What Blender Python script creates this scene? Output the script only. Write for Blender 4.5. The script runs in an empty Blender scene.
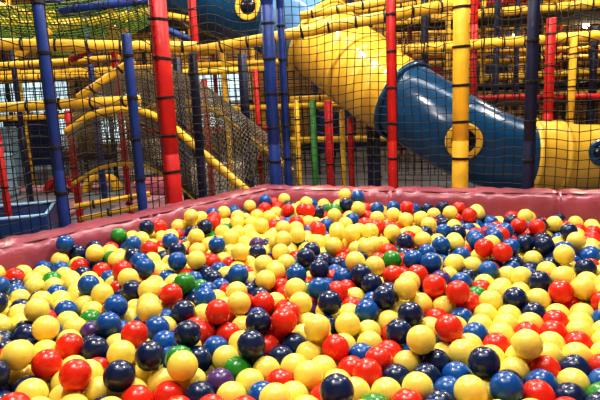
import bpy, bmesh, math, random
import numpy as np
from mathutils import Vector, Matrix, kdtree
random.seed(7); rng=np.random.RandomState(7)
S=bpy.context.scene
COL=S.collection
# ---------------- camera
F=550.0
CAM=Vector((0,0,1.15))
R=(Matrix.Rotation(math.radians(90-10.4),4,'X')@Matrix.Rotation(math.radians(-2.5),4,'Z'))
cd=bpy.data.cameras.new('camera'); cd.sensor_width=36; cd.lens=36*F/600; cd.clip_start=0.02
cam=bpy.data.objects.new('camera',cd); COL.objects.link(cam)
cam.matrix_world=Matrix.Translation(CAM)@R
S.camera=cam
R3=R.to_3x3()
def ray(px,py): return R3@Vector(((px-300)/F,(200-py)/F,-1))
def P(px,py,d): return CAM+ray(px,py)*d
def G(px,py,z):
    r=ray(px,py); return CAM+r*((z-CAM.z)/r.z)
Rn=np.array(R3)
def project(p):
    q=(p-np.array(CAM))@Rn
    return 300+F*q[:,0]/-q[:,2], 200-F*q[:,1]/-q[:,2], -q[:,2]
# ---------------- materials
def srgb(r,g,b):
    f=lambda c:(c/255/12.92 if c/255<=0.04045 else ((c/255+0.055)/1.055)**2.4)
    return (f(r),f(g),f(b),1)
def mat(name,col,rough=0.4,var=0.12,scale=6,bump=0.0,bscale=30,emit=0,coat=0,sss=0):
    m=bpy.data.materials.new(name); m.use_nodes=True; nt=m.node_tree; N=nt.nodes; L=nt.links
    b=N['Principled BSDF']
    tc=N.new('ShaderNodeTexCoord'); no=N.new('ShaderNodeTexNoise'); no.inputs['Scale'].default_value=scale; no.inputs['Detail'].default_value=3
    L.new(tc.outputs['Object'],no.inputs['Vector'])
    cr=N.new('ShaderNodeValToRGB')
    c=srgb(*col)
    cr.color_ramp.elements[0].position=0.3; cr.color_ramp.elements[1].position=0.7
    cr.color_ramp.elements[0].color=tuple(x*(1-var) for x in c[:3])+(1,)
    cr.color_ramp.elements[1].color=tuple(min(1,x*(1+var)) for x in c[:3])+(1,)
    L.new(no.outputs['Fac'],cr.inputs['Fac']); L.new(cr.outputs['Color'],b.inputs['Base Color'])
    b.inputs['Roughness'].default_value=rough
    if coat: b.inputs['Coat Weight'].default_value=coat; b.inputs['Coat Roughness'].default_value=0.08
    if bump:
        n2=N.new('ShaderNodeTexNoise'); n2.inputs['Scale'].default_value=bscale; n2.inputs['Detail'].default_value=4
        L.new(tc.outputs['Object'],n2.inputs['Vector'])
        bp=N.new('ShaderNodeBump'); bp.inputs['Strength'].default_value=bump; bp.inputs['Distance'].default_value=0.02
        L.new(n2.outputs['Fac'],bp.inputs['Height']); L.new(bp.outputs['Normal'],b.inputs['Normal'])
    if emit:
        L.new(cr.outputs['Color'],b.inputs['Emission Color']); b.inputs['Emission Strength'].default_value=emit
    return m
BALL={'y':mat('ball_yellow_plastic',(242,220,100),0.27,0.05),
 'r':mat('ball_red_plastic',(216,46,28),0.27,0.1),
 'b':mat('ball_blue_plastic',(14,80,152),0.25,0.12),
 'n':mat('ball_navy_plastic',(20,40,80),0.24,0.15),
 'g':mat('ball_green_plastic',(44,132,46),0.27,0.1),
 'p':mat('ball_purple_plastic',(78,48,108),0.27,0.1)}
CN={'y':'pale yellow','r':'red','b':'medium blue','n':'dark navy','g':'green','p':'dark purple'}
M={'yellow':mat('yellow_foam',(232,184,50),0.5,0.15,8,0.15),
 'red':mat('red_foam',(186,26,28),0.45,0.15,8,0.15),
 'blue':mat('blue_foam',(16,52,124),0.45,0.15,8,0.15),
 'navy':mat('navy_foam',(14,24,58),0.45,0.15,8,0.15),
 'green':mat('green_foam',(60,136,60),0.5,0.12,8,0.15),
 'slide_yellow':mat('slide_yellow_plastic',(222,176,62),0.2,0.1,2,0.05,4),
 'slide_blue':mat('slide_blue_plastic',(16,64,100),0.2,0.15,2,0.05,4),
 'slide_grey':mat('slide_pale_blue_plastic',(84,124,164),0.12,0.3,2,0.05,4),
 'black':mat('black_nylon',(16,14,14),0.6,0.2),
 'net':mat('net_cord',(20,15,12),0.8,0.25,20),
 'greynet':mat('grey_net_cord',(88,78,60),0.8,0.3,8),
 'greennet':mat('olive_net_cord',(112,150,48),0.8,0.2,20),
 'vinyl':mat('mauve_vinyl',(150,72,88),0.32,0.16,3,0.55,8),
 'seam':mat('vinyl_seam',(96,42,54),0.5,0.1),
 'mauvemat':mat('mauve_floor_mat',(176,130,150),0.6,0.15,3),
 'dark':mat('dark_void_plastic',(14,20,34),0.2,0.2),
 'cream':mat('cream_wall_paint',(170,130,74),0.8,0.4,1.2,0.1),
 'ceil':mat('ceiling_paint',(80,64,46),0.85,0.2,1),
 'floor':mat('floor_mat',(112,118,134),0.5,0.25,1.5,0.1),
 'bluemat':mat('blue_vinyl',(22,58,112),0.35,0.12,3,0.2,8),
 'palemat':mat('pale_blue_vinyl',(136,178,212),0.4,0.1,3,0.2,8),
 'deck':mat('deck_carpet',(56,38,26),0.9,0.3,30,0.3,60),
 'metal':mat('grey_metal',(120,120,120),0.4,0.1),
 'white':mat('white_plastic',(225,220,210),0.4,0.05),
 'pink':mat('pink_foam',(210,120,140),0.5,0.1),
 'glow':mat('window_daylight',(184,214,236),0.3,0.4,1.6,emit=1.3),
 'lamp':mat('lamp_glow',(255,232,185),0.3,0.02,emit=14)}
# ---------------- helpers
def link(name,me,m=None,label=None,cat=None,parent=None,group=None,kind=None):
    o=bpy.data.objects.new(name,me); COL.objects.link(o)
    if me is not None and m is not None:
        if len(me.materials)==0: me.materials.append(m)
    if label: o['label']=label
    if cat: o['category']=cat
    if parent: o.parent=parent
    if group: o['group']=group
    if kind: o['kind']=kind
    return o
def mesh_from(vs,fs,name='m',smooth=True):
    me=bpy.data.meshes.new(name); me.from_pydata([tuple(v) for v in vs],[],fs); me.update()
    if smooth: me.polygons.foreach_set('use_smooth',[True]*len(me.polygons))
    return me
def sweep(pts,rad,segs=16,caps=True,name='m'):
    pts=[Vector(p) for p in pts]; n=len(pts)
    if not hasattr(rad,'__len__'): rad=[rad]*n
    vs=[];fs=[]; ref=None
    for i in range(n):
        t=(pts[min(i+1,n-1)]-pts[max(i-1,0)]).normalized()
        if ref is None:
            ref=t.cross(Vector((0.13,0.97,0.2))).normalized()
        ref=(ref-t*ref.dot(t)).normalized(); b=t.cross(ref)
        for k in range(segs):
            a=2*math.pi*k/segs
            vs.append(pts[i]+(ref*math.cos(a)+b*math.sin(a))*rad[i])
    for i in range(n-1):
        for k in range(segs):
            k2=(k+1)%segs
            fs.append((i*segs+k,i*segs+k2,(i+1)*segs+k2,(i+1)*segs+k))
    if caps:
        fs.append(tuple(range(segs))[::-1]); fs.append(tuple((n-1)*segs+k for k in range(segs)))
    return mesh_from(vs,fs,name)
def catmull(P_,n):
    P_=[Vector(p) for p in P_]; P_=[P_[0]*2-P_[1]]+P_+[P_[-1]*2-P_[-2]]; out=[]
    m=len(P_)-3
    for i in range(n+1):
        s=i/n*m; k=min(int(s),m-1); t=s-k; a,b,c,d=P_[k:k+4]
        out.append(0.5*((2*b)+(c-a)*t+(2*a-5*b+4*c-d)*t*t+(-a+3*b-3*c+d)*t**3))
    return out
TIES={}
def tie_mesh(r):
    key=round(r,3)
    if key not in TIES:
        bm=bmesh.new()
        segs=16; prof=[(r+0.001,-0.008),(r+0.005,-0.006),(r+0.005,0.006),(r+0.001,0.008)]
        rings=[[bm.verts.new((x*math.cos(2*math.pi*k/segs),x*math.sin(2*math.pi*k/segs),z)) for x,z in prof] for k in range(segs)]
        for k in range(segs):
            a,b=rings[k],rings[(k+1)%segs]
            for j in range(4): bm.faces.new((a[j],b[j],b[(j+1)%4],a[(j+1)%4]))
        v=bmesh.ops.create_cube(bm,size=0.014,matrix=Matrix.Translation((r+0.006,0,0)))
        me=bpy.data.meshes.new('tie'); bm.to_mesh(me); bm.free(); me.materials.append(M['black']); TIES[key]=me
    return TIES[key]
def bar(a,b,r,c,kind='post',ties=True,label=None,step=0.2):
    a=Vector(a);b=Vector(b);L=(b-a).length; d=(b-a)/L
    ts=[0];rs=[r*0.9]
    nj=max(1,int(round(L/1.0)))
    for j in range(nj):
        s0=j/nj;s1=(j+1)/nj; e=0.006/L
        ts+=[s0+e,s1-e]; rs+=[r,r]
        if j<nj-1: ts+=[s1];rs+=[r*0.9]
    ts.append(1);rs.append(r*0.9)
    me=sweep([Vector((0,0,t*L)) for t in ts],rs,14,True)
    names={'post':'padded_post','beam':'padded_beam'}
    lab=label or ('%s foam-padded upright post of the play frame, tied with black straps'%c if kind=='post' else '%s foam-padded tube rail joining play frame posts'%c)
    o=link(names[kind],me,M[c],lab,'post' if kind=='post' else 'beam')
    q=d.to_track_quat('Z','Y'); o.rotation_mode='QUATERNION'; o.rotation_quaternion=q; o.location=a
    if ties:
        n=max(1,min(13,int(L/step)))
        for k in range(n):
            t=link('cable_tie',tie_mesh(r),None,parent=o); t.location=(0,0,L*(k+0.5)/n)
            t.rotation_euler=(random.uniform(-.1,.1),random.uniform(-.1,.1),random.uniform(0,6.28))
    return o
def net_surface(fn,nu,nv,r,name='safety_net',m=None,label='black knotted safety netting stretched between padded posts',cat='net'):
    Pg=np.array([[fn(i/nu,j/nv) for j in range(nv+1)] for i in range(nu+1)])
    vs=[];fs=[]
    def line(pts):
        base=len(vs); n=len(pts)
        for i in range(n):
            t=pts[min(i+1,n-1)]-pts[max(i-1,0)]; t=t/(np.linalg.norm(t)+1e-9)
            h=np.array([0,0,1.]) if abs(t[2])<0.8 else np.array([1.,0,0])
            a=np.cross(t,h); a/=np.linalg.norm(a); b=np.cross(t,a)
            for k in range(3):
                an=2.094*k; vs.append(pts[i]+r*(a*math.cos(an)+b*math.sin(an)))
        for i in range(n-1):
            for k in range(3):
                k2=(k+1)%3
                fs.append((base+3*i+k,base+3*i+k2,base+3*i+3+k2,base+3*i+3+k))
    for i in range(nu+1): line(Pg[i,:])
    for j in range(nv+1): line(Pg[:,j])
    me=mesh_from(vs,fs,'net')
    return link(name,me,m or M['net'],label,cat)
def net(a,b,c,d,cell=0.05,r=0.0029,sag=0.02,**k):
    a,b,c,d=[Vector(x) for x in (a,b,c,d)]
    nu=max(3,int(((b-a).length+(c-d).length)/2/cell)); nv=max(3,int(((d-a).length+(c-b).length)/2/cell))
    n=(b-a).cross(d-a).normalized(); ph=random.uniform(0,6)
    up=(d-a).normalized(); rt=(b-a).normalized()
    def fn(u,v):
        p=a.lerp(b,u).lerp(d.lerp(c,u),v)
        w=math.sin(math.pi*u)*math.sin(math.pi*v)
        p=p+n*sag*w*(1+.5*math.sin(5*u+ph))+up*(0.03*math.sin(9*u+ph)*math.sin(7*v+ph))*w+rt*(0.02*math.sin(8*v+ph)*w)
        return p
    return net_surface(fn,nu,nv,r,**k)
def box(name,cx,cy,cz,sx,sy,sz,m,bev=0,rot=0,**k):
    bm=bmesh.new(); bmesh.ops.create_cube(bm,size=1,matrix=Matrix.Diagonal((sx,sy,sz,1)))
    if bev: bmesh.ops.bevel(bm,geom=bm.edges[:],offset=bev,segments=3,affect='EDGES',profile=.5)
    me=bpy.data.meshes.new(name); bm.to_mesh(me); bm.free()
    o=link(name,me,m,**k); o.location=(cx,cy,cz); o.rotation_euler[2]=rot
    return o
# ---------------- room
X0,X1,Y0,Y1,H=-7.5,7.5,-2.5,12.5,4.6
box('floor',0,5,-0.05,15,15,0.1,M['floor'],kind='structure')
box('ceiling',0,5,H+0.05,15,15,0.1,M['ceil'],kind='structure')
box('wall_back',0,Y1+0.05,H/2,15,0.1,H,M['cream'],kind='structure')
box('wall_front',0,Y0-0.05,H/2,15,0.1,H,M['cream'],kind='structure')
box('wall_left',X0-0.05,5,H/2,0.1,15,H,M['cream'],kind='structure')
box('wall_right',X1+0.05,5,H/2,0.1,15,H,M['cream'],kind='structure')
box('baseboard_back',0,Y1-0.02,0.07,15,0.04,0.14,M['navy'],kind='structure')
def window(i,x,z,w,h):
    o=box('window_%d'%i,x,Y1-0.02,z,w,0.04,h,M['glow'],kind='structure')
    for dx in (-w/2,0,w/2):
        f=box('window_frame',dx,-0.03,0,0.07,0.05,h+.07,M['white'],parent=o)
    for dz in (-h/2,0,h/2):
        f=box('window_frame',0,-0.03,dz,w+.07,0.05,0.07,M['white'],parent=o)
window(1,-6.1,1.05,2.2,1.6); window(2,-1.6,1.15,1.2,1.3); window(3,-3.9,0.9,1.0,1.1)

# ---------------- pit walls
ZP=0.62
C=G(262,184,ZP); Lp=G(0,238,ZP); Rp=G(600,188,ZP)
C.z=Lp.z=Rp.z=0
dl=(Lp-C).normalized(); dr=(Rp-C).normalized()
Lend=C+dl*((C.y-0.55)/-dl.y)
Rend=C+dr*2.6
FR=Vector((Rend.x,0.55,0)); 
W=0.22
def pad(a,b,inward,group='pit wall pads'):
    a=Vector(a);b=Vector(b);d=(b-a);L=d.length;d/=L
    prof=[(0,0),(0,ZP-0.05),(0.01,ZP-0.015),(0.03,ZP),(W/2,ZP+0.006),(W-0.03,ZP),(W-0.01,ZP-0.015),(W,ZP-0.05),(W+0.006,ZP-0.2),(W,0)]
    n=max(6,int(L/0.02)); vs=[];fs=[]; m=len(prof); ph=random.uniform(0,9)
    for i in range(n+1):
        s=i/n; e=min(1,min(s,1-s)*L/0.03); 
        for j,(x,z) in enumerate(prof):
            wob=0.003*math.sin(s*L*17+ph+j*.7)+0.003*math.sin(s*L*47+ph*2+j)+0.002*math.sin(s*L*90+ph+j*2)
            zz=z+(wob-0.012*(1-e))*(1 if z>0.3 else 0)
            xx=x+(W/2-x)*0.06*(1-e)+(0.003*math.sin(s*L*60+j) if 0<j<9 else 0)
            p=a+d*(s*L)+inward*xx; vs.append((p.x,p.y,zz))
    for i in range(n):
        for j in range(m-1): fs.append((i*m+j,i*m+j+1,(i+1)*m+j+1,(i+1)*m+j))
    fs.append(tuple(range(m))); fs.append(tuple(n*m+j for j in range(m))[::-1])
    me=mesh_from(vs,fs,'pad')
    o=link('pit_wall_pad',me,M['vinyl'],'glossy creased mauve vinyl foam pad edging the ball pit','pad',group=group)
    pts=[a+d*(L*(i/20*0.98+.01))+inward*(W-0.03)+Vector((0,0,ZP-0.002+0.002*math.sin(i*1.7))) for i in range(21)]
    link('piping',sweep(pts,0.005,6,True),M['seam'],parent=o)
    return o
walls=[(Lend,C,4),(C,Rend,3),(Rend,FR,2),(FR,Lend,4)]
planes=[]
for a,b,n in walls:
    d=(b-a).normalized(); inn=Vector((d.y,-d.x,0))
    planes.append((np.array(a+inn*W)[:2],np.array(inn)[:2]))
    for i in range(n):
        pad(a.lerp(b,i/n+0.0),a.lerp(b,(i+1)/n),inn)
def zbot(x,y): return 0.366+0.052*np.clip((y-1.0)/2.5,0,1.1)+0.02*np.clip(-x/1.5,0,1)-0.03*np.clip((x-0.3)/0.9,0,1)*np.clip((y-1.6)/0.8,0,1)
inner=[]
for i in range(4):
    (p1,n1),(p2,n2)=planes[i-1],planes[i]
    A=np.array([n1,n2]); rhs=np.array([n1@p1,n2@p2]); inner.append(np.linalg.solve(A,rhs))
NX=14; vs=[];fs=[]
q0,q1,q2,q3=[np.array(q) for q in inner]
for i in range(NX+1):
    for j in range(NX+1):
        u,v=i/NX,j/NX; q=(q0*(1-u)+q3*u)*(1-v)+(q1*(1-u)+q2*u)*v
        vs.append((q[0],q[1],float(zbot(q[0],q[1]))-0.006))
for i in range(NX):
    for j in range(NX):
        k=i*(NX+1)+j; fs.append((k,k+NX+1,k+NX+2,k+1))
o=link('pit_floor',mesh_from(vs,fs,'pf',False),M['bluemat'],'blue vinyl padded base under the pit balls','ball pit floor')
md=o.modifiers.new('s','SOLIDIFY'); md.thickness=0.32; md.offset=-1
# ---------------- balls simulation
r=0.0365
xs=[];sp=2*r*0.99
minx=min(q[0] for q in inner);maxx=max(q[0] for q in inner);miny=min(q[1] for q in inner);maxy=max(q[1] for q in inner)
for l in range(3):
    for i in range(int((maxx-minx)/sp)+2):
        for j in range(int((maxy-miny)/(sp*.9))+2):
            x=minx+i*sp+(j%2)*sp/2+(l*sp/3); y=miny+j*sp*.9+l*sp/4
            if all((np.array([x,y])-p)@n>r*0.8 for p,n in planes):
                keep=1.0 if l<2 else 0.52+0.34*math.sin(2.3*x+1)*math.cos(2.9*y)+0.1*math.sin(7*x)+ (0.25 if y>2.8 and x<.3 else 0)
                if rng.rand()<keep*0.98:
                    xs.append((x+rng.uniform(-.02,.02),y+rng.uniform(-.02,.02),0.45+l*2*r*1.05+rng.uniform(0,.03)))
pos=np.array(xs); 
vm=(np.abs(pos[:,0])<pos[:,1]*0.56+0.55); pos=pos[vm]
nb=len(pos); print('balls',nb)
def pairs(p,R_):
    kd=kdtree.KDTree(len(p))
    for i,q in enumerate(p): kd.insert(q,i)
    kd.balance(); a=[];b=[]
    for i,q in enumerate(p):
        for (_,j,_) in kd.find_range(q,R_):
            if j>i: a.append(i);b.append(j)
    return np.array(a),np.array(b)
IT=250
for it in range(IT):
    if it%12==0: A,B=pairs(pos,2*r+0.022)
    if it<IT-70: pos[:,2]-=0.004*(1-it/IT*0.7)
    for s in range(2 if it>IT-70 else 1):
        d=pos[A]-pos[B]; L=np.linalg.norm(d,axis=1)+1e-9; ov=np.maximum(0,2*r*1.003-L)
        c=d/L[:,None]*(ov*0.5)[:,None]
        acc=np.zeros_like(pos); cnt=np.zeros(nb)
        np.add.at(acc,A,c); np.add.at(acc,B,-c); np.add.at(cnt,A,ov>0); np.add.at(cnt,B,ov>0)
        pos+=acc/np.maximum(1,cnt**0.5)[:,None]
        for p,n in planes:
            dd=(pos[:,:2]-p)@n-r-0.012
            pos[:,:2]-=np.minimum(0,dd)[:,None]*n
        for sg in (-1,1):
            ex=np.maximum(0,sg*pos[:,0]-(pos[:,1]*0.56+0.6)); pos[:,0]-=sg*ex
        pos[:,2]=np.maximum(pos[:,2],zbot(pos[:,0],pos[:,1])+r)
pxx,pyy,dep=project(pos)
inf=(pxx>-25)&(pxx<625)&(pyy<425)&(pyy>150)
score=np.zeros(nb); camn=np.array(CAM)
idx=np.where(inf)[0]
for i in idx:
    v=pos[i]-camn; D=np.linalg.norm(v); v/=D
    sx=np.cross(v,[0,0,1]); sx/=np.linalg.norm(sx); sy=np.cross(sx,v)
    near=idx[(np.linalg.norm(pos[idx]-pos[i],axis=1)<0.32)&(idx!=i)]
    for (a,b) in ((0,0),(.6,0),(-.6,0),(0,.6),(0,-.6),(.5,.5),(-.5,.5),(0,.85)):
        q=pos[i]+r*(a*sx+b*sy)-v*r*0.5
        w=q-camn; Dq=np.linalg.norm(w); w/=Dq
        rel=pos[near]-camn; t=rel@w; dist=np.linalg.norm(rel-t[:,None]*w,axis=1)
        if not np.any((dist<r)&(t<Dq-0.004)): score[i]+=1
inside=(pxx>-5)&(pxx<605)&(pyy<405)
area_=score/8*(r/dep)**2*inside
order=np.argsort(-area_)[:300]
indiv=set(int(i) for i in order if area_[i]>0)
# clustered colour mix: patches lean to yellow or to the darker colours
cl=np.sin(3.1*pos[:,0]+1.3*np.sin(2.2*pos[:,1]))*np.cos(3.7*pos[:,1]+0.8*pos[:,0])
cols=[]
for i in range(nb):
    py_=0.47+0.2*cl[i]; k=(1-py_)/0.53
    cols.append(rng.choice(list('yrbngp'),p=np.array([py_,.205*k,.135*k,.145*k,.028*k,.017*k])/sum([py_,.205*k,.135*k,.145*k,.028*k,.017*k])))
cols=np.array(cols)
seeds="""5 383 n;35 363 r;84 367 r;60 352 r;45 380 y;113 366 n;98 383 y;127 390 r;148 384 y;180 385 r;211 390 p;240 388 y;136 349 r;158 362 n;187 355 y;206 366 n;230 352 y;193 330 n;172 345 b;232 328 r;258 344 n;270 363 y;269 382 r;295 368 y;292 390 y;283 345 n;312 358 y;310 340 y;328 372 y;331 390 n;352 373 r;343 340 r;373 360 r;362 392 y;385 388 y;398 381 n;392 362 y;409 352 y;427 388 y;430 365 n;438 346 r;455 360 y;450 322 b;466 376 b;482 349 n;483 388 y;500 370 y;520 377 b;515 395 r;513 353 y;537 358 y;558 377 r;545 395 r;588 388 y;590 370 n;565 350 y;578 335 y;599 345 y;583 317 y;556 330 r;521 312 y;491 315 y;487 298 y;408 327 n;397 310 n;385 316 y;365 331 y;358 313 r;330 287 r;292 292 y;256 306 r;235 307 y;212 299 b;193 289 g;162 290 r;148 297 y;158 309 y;150 322 b;120 325 y;123 341 y;107 316 b;90 300 y;83 320 g;93 328 p;75 337 y;43 332 y;25 307 y;22 285 b;48 285 g;95 284 b;113 301 b;127 277 y;23 260 r;125 237 g;15 330 y;10 355 y;20 345 n;62 272 b;40 268 b;75 270 r;60 300 y;35 318 y;60 322 y;140 280 n;170 272 y;180 300 n;205 315 y;225 285 b;245 285 n;265 275 y;280 310 y;300 320 r;322 325 b;310 303 y;345 300 y;370 295 n;395 290 y;425 283 r;440 300 y;412 300 y;455 285 b;465 305 r;510 295 n;540 300 y;560 300 r;500 280 y;530 280 n;580 290 y;595 300 r;575 270 n;550 270 y;475 270 y;450 262 y;425 260 b;400 270 r;372 270 y;350 275 b;320 268 n;300 270 b;285 275 y;240 260 y;220 262 r;195 262 y;150 262 b;110 262 y;85 255 n"""
cand=[int(i) for i in idx if score[i]>=4]; used=set()
for s in seeds.split(';'):
    x,y,c=s.split(); x=float(x);y=float(y)
    best=None
    for i in cand:
        if i in used: continue
        dd=(pxx[i]-x)**2+(pyy[i]-y)**2
        if best is None or dd<best[0]: best=(dd,i)
    if best and best[0]<22**2: used.add(best[1]); cols[best[1]]=c
def sphere_mesh(seg,ring,rad):
    bm=bmesh.new(); bmesh.ops.create_uvsphere(bm,u_segments=seg,v_segments=ring,radius=rad)
    me=bpy.data.meshes.new('ball'); bm.to_mesh(me); bm.free()
    me.polygons.foreach_set('use_smooth',[True]*len(me.polygons)); return me
def ball_mesh():
    bm=bmesh.new(); bmesh.ops.create_uvsphere(bm,u_segments=40,v_segments=26,radius=r*0.998)
    for v in bm.verts:
        if abs(v.co.z)<r*0.02: v.co*=1.004
    me=bpy.data.meshes.new('pit_ball'); bm.to_mesh(me); bm.free()
    me.polygons.foreach_set('use_smooth',[True]*len(me.polygons)); return me
bms={}
for c in BALL:
    bms[c]=ball_mesh(); bms[c].materials.append(BALL[c])
for i in sorted(indiv):
    c=str(cols[i])
    o=bpy.data.objects.new('pit_ball',bms[c]); COL.objects.link(o)
    o.location=pos[i]; o.rotation_euler=(rng.uniform(0,6),rng.uniform(0,6),0)
    o['label']='glossy %s hollow plastic ball in the ball pit'%CN[c]; o['category']='ball'; o['group']='ball pit balls'
def merged(seg,ring):
    me0=sphere_mesh(seg,ring,r); nv=len(me0.vertices)
    V=np.empty(nv*3); me0.vertices.foreach_get('co',V); V=V.reshape(-1,3)
    return V,[tuple(p.vertices) for p in me0.polygons]
rest=[i for i in range(nb) if i not in indiv]
allV=[];allF=[];mi=[];off=0; ck=list('yrbngp')
Vh,Fh=merged(22,14); Vl,Fl=merged(12,8)
for i in rest:
    V,Fc=(Vh,Fh) if score[i]>0 else (Vl,Fl)
    allV.append(V+pos[i]); allF+= [tuple(k+off for k in f) for f in Fc]; mi+=[ck.index(str(cols[i]))]*len(Fc); off+=len(V)
me=bpy.data.meshes.new('pit_balls'); me.from_pydata(np.concatenate(allV).tolist(),[],allF)
for c in ck: me.materials.append(BALL[c])
me.polygons.foreach_set('material_index',mi); me.polygons.foreach_set('use_smooth',[True]*len(mi)); me.update()
link('pit_balls',me,None,'mass of yellow, red, blue, navy, green and purple plastic balls','balls',kind='stuff')

# ---------------- fence on the pit edge
def post(px,py,rpx,c,ztop=2.6,off=0.0):
    g=G(px,py,ZP-0.01); dep=-((R3.inverted()@(g-CAM)).z)
    rad=rpx/2*dep/F
    out=Vector((g.x,g.y,0)).normalized(); b=Vector((g.x,g.y,0))+out*(rad+off); b.z=0
    bar(b,(b.x,b.y,ztop),rad,c); return b
pl0=post(-40,252,10,'red')
pl1=post(65,224,10,'blue')
pl2=post(143,207,9,'blue',ztop=1.52)
pl3=post(174,198,17,'red')
pc =post(276,184,12,'blue')
pc2=post(288,180,7,'blue')
pr1=post(393,182,9,'red')
pr2=post(460,184,16,'yellow')
pr3=post(528,187,11,'navy')
pr4=post(640,193,12,'red')
def bay(a,b,z0=0.57,z1=2.3,**k):
    g=(b-a).normalized()*0.03
    net(Vector((a.x,a.y,z0))+g,Vector((b.x,b.y,z0))-g,Vector((b.x,b.y,z1))-g,Vector((a.x,a.y,z1))+g,**k)
for a,b in ((pl0,pl1),(pl1,pl2),(pl2,pl3),(pl3,pc),(pc2,pr1),(pr1,pr2),(pr2,pr3),(pr3,pr4)): bay(a,b)
# ---------------- nearer beams and rails
def pb(x1,y1,d1,x2,y2,d2,rpx,c,kind='beam',**k):
    a=P(x1,y1,d1);b=P(x2,y2,d2); bar(a,b,rpx/2*(d1+d2)/2/F,c,kind,**k)
pb(-30,44,3.6,197,47,3.9,11,'yellow')
pb(182,54,4.1,455,4,3.9,11,'yellow')
pb(300,16,4.4,455,-10,4.2,8,'yellow')
pb(-20,109,3.7,140,100,3.7,10,'yellow')
pb(78,98,4.0,134,60,4.0,8,'yellow')
pb(74,207,3.4,150,194,3.5,6,'yellow'); pb(80,219,3.3,138,207,3.3,5,'yellow')
pb(60,10,4.6,150,0,4.6,8,'blue'); pb(50,28,5.2,150,12,5.2,9,'yellow')
pb(18,56,4.6,50,30,4.6,8,'yellow'); pb(0,6,5.0,50,22,5.0,9,'yellow')
pb(70,60,5.3,128,30,5.3,7,'red'); pb(95,-4,5.4,190,40,5.4,7,'blue'); pb(0,66,5.6,120,58,5.6,7,'yellow')
# ---------------- tube slide
sl=link('tube_slide',None,label='large enclosed tube slide in blue, lighter blue and yellow plastic',cat='slide')
ctrl=[P(160,-36,6.3),P(214,-6,6.2),P(264,10,6.1),P(308,30,6.0),P(342,56,5.8),P(376,84,5.5),P(415,107,5.2),P(460,135,5.0),P(507,154,4.95),P(555,157,4.95),P(605,157,4.95),P(665,160,4.95)]
NP=264
path=catmull(ctrl,NP)
pp=project(np.array(path))[0]
def ia(px): return int(np.argmin(np.abs(pp-px)))
i0,i1,i2,i3=ia(274),ia(318),ia(404),ia(526)
rad_=[float(np.interp(pp[i],[150,300,350,400,460,530,580,700],[0.46,0.42,0.395,0.365,0.36,0.33,0.29,0.28])) for i in range(NP+1)]
# moulded ribs on the yellow bend
for i in range(i1,i2+1):
    rad_[i]+=0.012*max(0,math.cos((i-i1)/ (i2-i1)*2*math.pi*7))**3
base=Vector((path[120].x,path[120].y,0)); sl.location=base
def shift(me):
    me.transform(Matrix.Translation(-base)); return me
secs=[(0,i0,'slide_blue','blue'),(i0,i1,'slide_grey','lighter blue'),(i1,i2,'slide_yellow','ribbed yellow'),(i2,i3,'slide_blue','blue'),(i3,NP,'slide_yellow','yellow')]
for a,b,m,n in secs:
    s=link('slide_section',shift(sweep(path[a:b+1],rad_[a:b+1],48,False)),M[m],'%s plastic tube section'%n,parent=sl)
    md=s.modifiers.new('t','SOLIDIFY'); md.thickness=0.02
for i,m in ((i0,'slide_blue'),(i1,'slide_yellow'),(ia(358),'slide_yellow'),(i2,'slide_blue'),(i3,'slide_yellow'),(ia(556),'slide_yellow')):
    t=(path[i+1]-path[i-1]).normalized()
    pts=[path[i]+t*x for x in (-0.025,-0.02,0.02,0.025)]
    link('slide_flange',shift(sweep(pts,[rad_[i],rad_[i]+0.022,rad_[i]+0.022,rad_[i]],48,False)),M[m],parent=sl)
def porthole(i,up,ro=0.17,c='slide_yellow'):
    t=(path[i+1]-path[i-1]).normalized(); v=(CAM-path[i]); v=(v-t*v.dot(t)).normalized()
    v=(v+Vector((0,0,up))); v=(v-t*v.dot(t)).normalized()
    cpt=path[i]+v*(rad_[i]-0.01)
    q=v.to_track_quat('Z','Y').to_matrix().to_4x4()
    w=min(.045,ro*.33)
    bm=bmesh.new(); prof=[(ro,-.05),(ro,0.02),(ro-.01,.03),(ro-w,.03),(ro-w-.01,.02),(ro-w-.01,-.05)]
    sg=40; rings=[[bm.verts.new((x*math.cos(2*math.pi*k/sg),x*math.sin(2*math.pi*k/sg),z)) for x,z in prof] for k in range(sg)]
    for k in range(sg):
        a_,b_=rings[k],rings[(k+1)%sg]
        for j in range(5): bm.faces.new((a_[j],b_[j],b_[j+1],a_[j+1]))
    for k in range(8):
        a_=2*math.pi*k/8
        bmesh.ops.create_icosphere(bm,subdivisions=1,radius=0.009,matrix=Matrix.Translation(((ro-w*.6)*math.cos(a_),(ro-w*.6)*math.sin(a_),0.032)))
    me=bpy.data.meshes.new('ring'); bm.to_mesh(me); bm.free(); me.transform(Matrix.Translation(cpt)@q)
    link('porthole_ring',shift(me),M[c],'bolted porthole ring',parent=sl)
    bm=bmesh.new(); bmesh.ops.create_uvsphere(bm,u_segments=28,v_segments=14,radius=1,matrix=Matrix.Diagonal((ro-w-.005,ro-w-.005,0.045,1)))
    me=bpy.data.meshes.new('dome'); bm.to_mesh(me); bm.free(); me.transform(Matrix.Translation(cpt)@q)
    me.polygons.foreach_set('use_smooth',[True]*len(me.polygons))
    link('porthole_window',shift(me),M['dark'],'dark domed window',parent=sl)
porthole(ia(466),-0.1,0.155); porthole(ia(262),-0.05,0.14); porthole(ia(584),0.12,0.11,'slide_blue')
for i in (ia(376),ia(505)):
    p=path[i]; bar((p.x,p.y,0),(p.x,p.y,p.z-rad_[i]-0.02),0.035,'navy')
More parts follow.
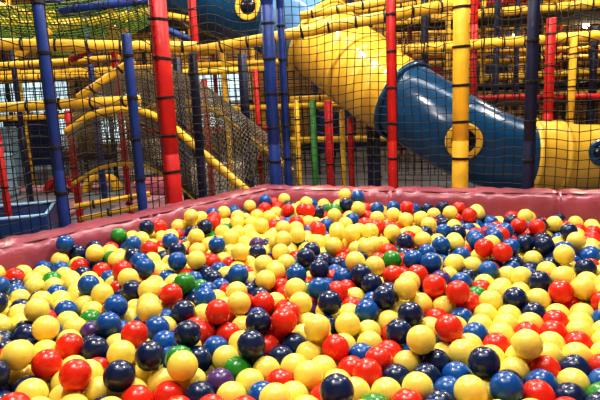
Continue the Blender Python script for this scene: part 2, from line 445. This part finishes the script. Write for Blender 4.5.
# ---------------- net crawl tunnel with yellow rails
railA=catmull([P(66,132,5.2),P(96,114,5.1),P(134,110,5.0),P(168,124,4.8),P(204,154,4.6),P(248,192,4.4)],40)
railB=[p+Vector((0.35,0.8,0.05)) for p in railA]
ramp=link('net_climbing_ramp',None,label='rounded grey mesh crawl tunnel sloping down with padded yellow rails',cat='net tunnel')
ramp.location=(railA[20].x,railA[20].y,0)
def rebase(o):
    o.parent=ramp; o.data.transform(Matrix.Translation(-ramp.location)); 
lowA=[Vector((p.x,p.y,max(p.z-.5,0.03))) for p in railA]; lowB=[Vector((p.x,p.y,max(p.z-.5,0.03))) for p in railB]
for rl,q in ((railA,.034),(lowA,.018),(railB,.03)):
    o=link('rail',sweep(rl,q,12,True),M['yellow'],'padded yellow edge rail'); rebase(o)
def surf(r1,r2,bulge):
    def f_(u,v):
        k=u*40; i=min(int(k),39); f=k-i; p=r1[i].lerp(r1[i+1],f).lerp(r2[i].lerp(r2[i+1],f),v)
        return p+bulge*math.sin(math.pi*v)
    return f_
for fn,nv in ((surf(lowA,railA,Vector((-.08,-.12,0))),18),(surf(lowB,railB,Vector((0.08,0.1,0))),15),(surf(railA,railB,Vector((0,0,0.36))),30)):
    o=net_surface(fn,84,nv,0.0042,name='netting',m=M['greynet'])
    for k in ('label','category'): del o[k]
    rebase(o)
# ---------------- background posts
def bp(px,y0,y1,d,rpx,c):
    a=P(px,y1,d); top=P(px,y0,d).z
    if y0<0: top=H-0.01
    bar((a.x,a.y,0 if y1>=170 else max(0,a.z)),(a.x,a.y,top),rpx/2*d/F,c,ties=d<6,step=0.3)
for t in ((5,-10,190,4.6,7,'red'),(45,-30,60,5,9,'yellow'),(66,-30,215,5.4,8,'red'),(80,110,215,5.6,7,'red'),
 (128,-20,190,5.6,6,'red'),(188,60,195,5.6,9,'navy'),(203,55,195,4.2,9,'navy'),(212,80,190,6.4,6,'red'),(196,-20,60,5.2,8,'red'),(250,55,190,5.2,9,'navy'),
 (262,70,190,5.6,5,'red'),(300,100,190,5.6,5,'yellow'),(316,100,190,6.2,6,'green'),(331,100,190,5.0,8,'red'),(352,118,190,5.8,6,'red'),(371,124,190,5.8,6,'navy'),(344,110,190,6.4,5,'yellow'),
 (425,-20,82,6.2,7,'navy'),(448,-20,70,6.3,5,'yellow'),(473,-10,112,6.0,7,'red'),(495,-10,120,6.4,6,'navy'),(545,22,190,5.6,9,'red'),(567,40,190,5.9,7,'yellow'),(587,30,190,6.2,7,'navy'),(604,0,190,5.4,9,'red'),
 (350,-20,14,6.6,5,'navy'),(515,-10,110,6.6,5,'navy'),(30,40,190,6.2,5,'navy'),(410,-10,70,7.2,5,'red'),(482,-10,105,7.6,5,'yellow'),(536,-10,115,7.3,6,'navy'),(556,-10,120,8.4,5,'red'),(104,-10,190,6.8,6,'blue'),(232,40,190,6.6,5,'yellow')):
    bp(*t)
for t in ((395,50,6.0,620,34,5.6,10),(385,22,6.4,620,2,6.2,9),(345,12,7,470,-4,7,7),(480,78,7.0,620,70,7.0,7),(140,74,6.0,275,68,6.2,6),(140,10,6.0,195,20,6.0,6),(290,100,6.6,330,98,6.6,7),(0,20,6,70,12,6,6),
 (400,66,8,620,56,8,6),(395,36,8,620,18,8,6),(0,78,7,190,72,7,6),(290,140,7.4,400,138,7.4,6)):
    pb(*t,'yellow')
for t in ((465,98,6.0,620,96,5.8,6,'red'),(150,130,7,270,128,7,5,'red'),(395,10,7.5,620,-8,7.5,6,'red'),(470,88,7.3,620,84,7.3,6,'navy')):
    pb(*t)
def deck(name,x0,x1,y0,y1,z,lab):
    return box(name,(x0+x1)/2,(y0+y1)/2,z,x1-x0,y1-y0,0.08,M['deck'],0.02,label=lab,cat='platform')
deck('play_deck',1.3,6.6,6.6,8.0,2.05,'brown carpeted upper platform of the play frame')
deck('play_deck',-6.5,-1.9,8.5,10.5,2.5,'brown carpeted upper platform of the play frame')
deck('play_deck',2.0,6.6,6.6,8.0,1.0,'brown carpeted middle platform of the play frame')
deck('play_deck',-1.6,1.2,8.5,10.5,2.2,'brown carpeted upper platform of the play frame')
rp=random.Random(3); cc=['red','navy','yellow','navy','yellow','red','blue']
for yy in (8.4,10.6):
    x=-6.3
    while x<6.4:
        bar((x,yy,0),(x,yy,4.2),0.035,rp.choice(cc),ties=False); x+=rp.choice((0.9,1.1,1.3))
    for z in (1.05,1.7,2.4):
        bar((-6.4,yy-0.09,z),(6.4,yy-0.09,z),0.04,'yellow','beam',ties=False)
    net((-6.4,yy-0.04,0.0),(6.4,yy-0.04,0.0),(6.4,yy-0.04,3.9),(-6.4,yy-0.04,3.9),cell=0.11,r=0.0065,sag=0.04)
# coloured padded panels fixed in the far frame
for (x,z,w_,h_,c) in ((-5.2,0.55,0.9,0.9,'blue'),(-2.9,0.5,0.8,0.8,'red'),(-0.4,0.5,0.8,0.8,'yellow'),(0.7,0.5,0.9,0.8,'blue'),(2.4,1.6,0.9,0.6,'red'),(3.6,1.6,0.9,0.6,'blue'),(4.8,1.6,0.9,0.6,'yellow')):
    box('padded_panel',x,10.75,z,w_,0.08,h_,M[c],0.02,label='%s padded panel fixed between play frame posts'%c,cat='panel')
net(P(0,195,6.1),P(185,195,6.1),P(185,60,6.1),P(0,60,6.1),cell=0.075,r=0.0042,sag=0.06)
net(P(395,175,5.9),P(640,175,5.9),P(640,-20,5.9),P(395,-20,5.9),cell=0.07,r=0.005,sag=0.06)
net(P(395,175,9.4),P(640,175,9.4),P(640,-20,9.4),P(395,-20,9.4),cell=0.085,r=0.007,sag=0.06)
def gf(u,v):
    a=P(-70,6,4.3).lerp(P(155,-10,4.7),u)
    return a+Vector((0,0.45*v,-(0.36*v)*(0.35+0.65*math.sin(math.pi*min(1,u*1.02)))-0.05*math.sin(math.pi*u)))
net_surface(gf,54,18,0.006,name='overhead_net',m=M['greennet'],label='see-through sagging green netting slung overhead',cat='net')
vs=[];fs=[]
for i in range(21):
    for j in range(9):
        u,v=i/20,j/8; p=P(40,4,5.6).lerp(P(152,-8,5.6),u)+Vector((0,0.5*v,-0.03*math.sin(math.pi*u)+0.015*math.sin(18*u+3*v)-0.08*v+0.03)); vs.append(p)
for i in range(20):
    for j in range(8): k=i*9+j; fs.append((k,k+9,k+10,k+1))
o=link('canopy_sheet',mesh_from(vs,fs,'canopy'),M['blue'],'blue fabric sheet sagging overhead on the play frame','canopy')
md=o.modifiers.new('t','SOLIDIFY'); md.thickness=0.01
def arch(x,y,ro,ri,w,c,lab):
    vs=[];fs=[];n=24
    for i in range(n+1):
        a=math.pi*i/n
        for (q,yy) in ((ri,-w/2),(ro,-w/2),(ro,w/2),(ri,w/2)): vs.append((q*math.cos(a),yy,q*math.sin(a)))
    for i in range(n):
        for j in range(4): fs.append((i*4+j,i*4+(j+1)%4,(i+1)*4+(j+1)%4,(i+1)*4+j))
    fs+=[(3,2,1,0),(n*4,n*4+1,n*4+2,n*4+3)]
    o=link('foam_arch',mesh_from(vs,fs,'arch',False),M[c],lab,'soft play arch'); o.location=(x,y,0)
    b=o.modifiers.new('b','BEVEL'); b.width=0.02; b.segments=2
arch(-2.75,7.6,0.26,0.18,0.2,'yellow','small yellow foam arch on the play area floor')
arch(-3.35,7.7,0.24,0.16,0.2,'red','small red foam arch on the play area floor')
for (x,y,sx,sy) in ((-3.3,6.2,1.6,0.9),(-1.6,6.4,1.0,0.9),(-3.6,8.0,1.6,0.5)):
    box('floor_mat',x,y,0.02,sx,sy,0.04,M['mauvemat'],0.012,label='pinkish mauve soft floor mat',cat='mat')
for (x,y,c,sx,sz) in ((-1.9,7.2,'pink',0.5,0.2),(-1.1,7.8,'white',0.8,0.3),(-4.4,7.4,'palemat',1.0,0.6),(-4.6,6.0,'palemat',0.8,0.4),(-2.6,9.2,'white',0.9,0.6),(-5.6,9.4,'palemat',1.6,0.9)):
    box('foam_block',x,y,sz/2,sx,0.4,sz,M[c],0.04,label='%s soft play foam block on the floor'%{'palemat':'pale blue'}.get(c,c),cat='foam block')
# open-topped blue trough outside the pit
a=G(12,222,0.3)
bm=bmesh.new(); bmesh.ops.create_cube(bm,size=1,matrix=Matrix.Diagonal((0.9,0.7,0.32,1)))
top=[f for f in bm.faces if f.normal.z>0.9]
rr=bmesh.ops.inset_region(bm,faces=top,thickness=0.07)
for v in top[0].verts: v.co.z-=0.22
bmesh.ops.bevel(bm,geom=bm.edges[:],offset=0.015,segments=2,affect='EDGES',profile=.5)
me=bpy.data.meshes.new('trough'); bm.to_mesh(me); bm.free()
o=link('padded_trough',me,M['bluemat'],'dark blue open-topped padded trough outside the ball pit','trough'); o.location=(a.x-0.3,a.y+0.3,0.16); o.rotation_euler[2]=0.3
ring=[Vector((sx*0.435,sy*0.335,0.165)) for sx,sy in ((-1,-1),(1,-1),(1,1),(-1,1),(-1,-1))]
for i in range(4):
    link('edging',sweep([ring[i],ring[i+1]],0.014,8,True),M['palemat'],'lighter blue edging',parent=o)
# ---------------- lamps and added fill lights
def lamp(x,y,z,e,size=0.25,col=(1,0.9,0.75),soft=0.09):
    bm=bmesh.new(); prof=[(0.03,0.2),(0.06,0.19),(0.1,0.1),(size*0.8,0.03),(size,0.0),(size-0.015,0.0),(size*0.7,0.03)]
    if size<0.15: prof=[(0.015,0.14),(0.03,0.13),(0.035,0.05),(0.03,0.04)]
    sg=28; rings=[[bm.verts.new((q*math.cos(2*math.pi*k/sg),q*math.sin(2*math.pi*k/sg),h)) for q,h in prof] for k in range(sg)]
    for k in range(sg):
        p,q=rings[k],rings[(k+1)%sg]
        for j in range(len(prof)-1): bm.faces.new((p[j],q[j],q[j+1],p[j+1]))
    me=bpy.data.meshes.new('shade'); bm.to_mesh(me); bm.free()
    o=link('pendant_lamp',me,M['metal'],'grey metal pendant lamp hanging from the ceiling' if size>.15 else 'small glowing globe bulb pendant hanging from the ceiling','lamp'); o.location=(x,y,z)
    link('cord',sweep([Vector((0,0,0.19 if size>.15 else .14)),Vector((0,0,H-z))],0.006,6,True),M['black'],parent=o)
    bm=bmesh.new(); bmesh.ops.create_uvsphere(bm,u_segments=16,v_segments=10,radius=0.07 if size>.15 else 0.045,matrix=Matrix.Translation((0,0,0.05 if size>0.15 else 0.01)))
    me=bpy.data.meshes.new('bulb'); bm.to_mesh(me); bm.free(); link('bulb',me,M['lamp'],parent=o)
    ld=bpy.data.lights.new('lamp_light','POINT'); ld.energy=e; ld.color=col; ld.shadow_soft_size=soft
    lo=bpy.data.objects.new('lamp_light',ld); COL.objects.link(lo); lo.location=(x,y,z-0.14)
for (x,y,z,e) in ((-0.8,1.5,3.4,150),(1.2,2.0,3.4,145),(0.1,3.3,3.3,110)): lamp(x,y,z,e,col=(1,.95,.87))
for (x,y,z,e) in ((-3.2,5.2,3.3,120),(0.2,5.0,3.4,170),(3.4,5.2,3.3,150),(-4.2,7.6,3.6,105),(0,7.6,3.6,110),(4.2,7.6,3.6,95),(-2.2,11.6,3.4,75),(2.6,11.6,3.4,80)):
    lamp(x,y,z,e,col=(1,.82,.56) if y>7 else (1,.9,.75))
for (px,py,d) in ((432,16,8.0),(515,36,10.1),(586,26,8.0),(112,26,8.0),(478,56,11.5),(560,60,11.5)):
    q=P(px,py,d); lamp(q.x,q.y,q.z,16,0.13,(1,.8,.5),0.05)
def area(x,y,z,sx,sy,e,col):
    ld=bpy.data.lights.new('added_fill_light','AREA'); ld.shape='RECTANGLE'; ld.size=sx; ld.size_y=sy; ld.energy=e; ld.color=col
    lo=bpy.data.objects.new('added_fill_light',ld); COL.objects.link(lo); lo.location=(x,y,z)
area(0,0.8,4.45,3.2,1.0,65,(1,0.97,0.93)); area(0,4.8,4.45,9,0.15,150,(1,0.97,0.92)); area(0,9.5,4.45,9,0.5,20,(1,0.84,0.62))  # added fills without fixtures; the narrow strip puts streak highlights on the slide
w=bpy.data.worlds.new('world'); S.world=w; w.use_nodes=True; w.node_tree.nodes['Background'].inputs[0].default_value=(0.5,0.45,0.4,1); w.node_tree.nodes['Background'].inputs[1].default_value=0.3
S.view_settings.view_transform='Standard'
for lk in ('Medium High Contrast','Standard - Medium High Contrast'):
    try: S.view_settings.look=lk; break
    except Exception as e: pass
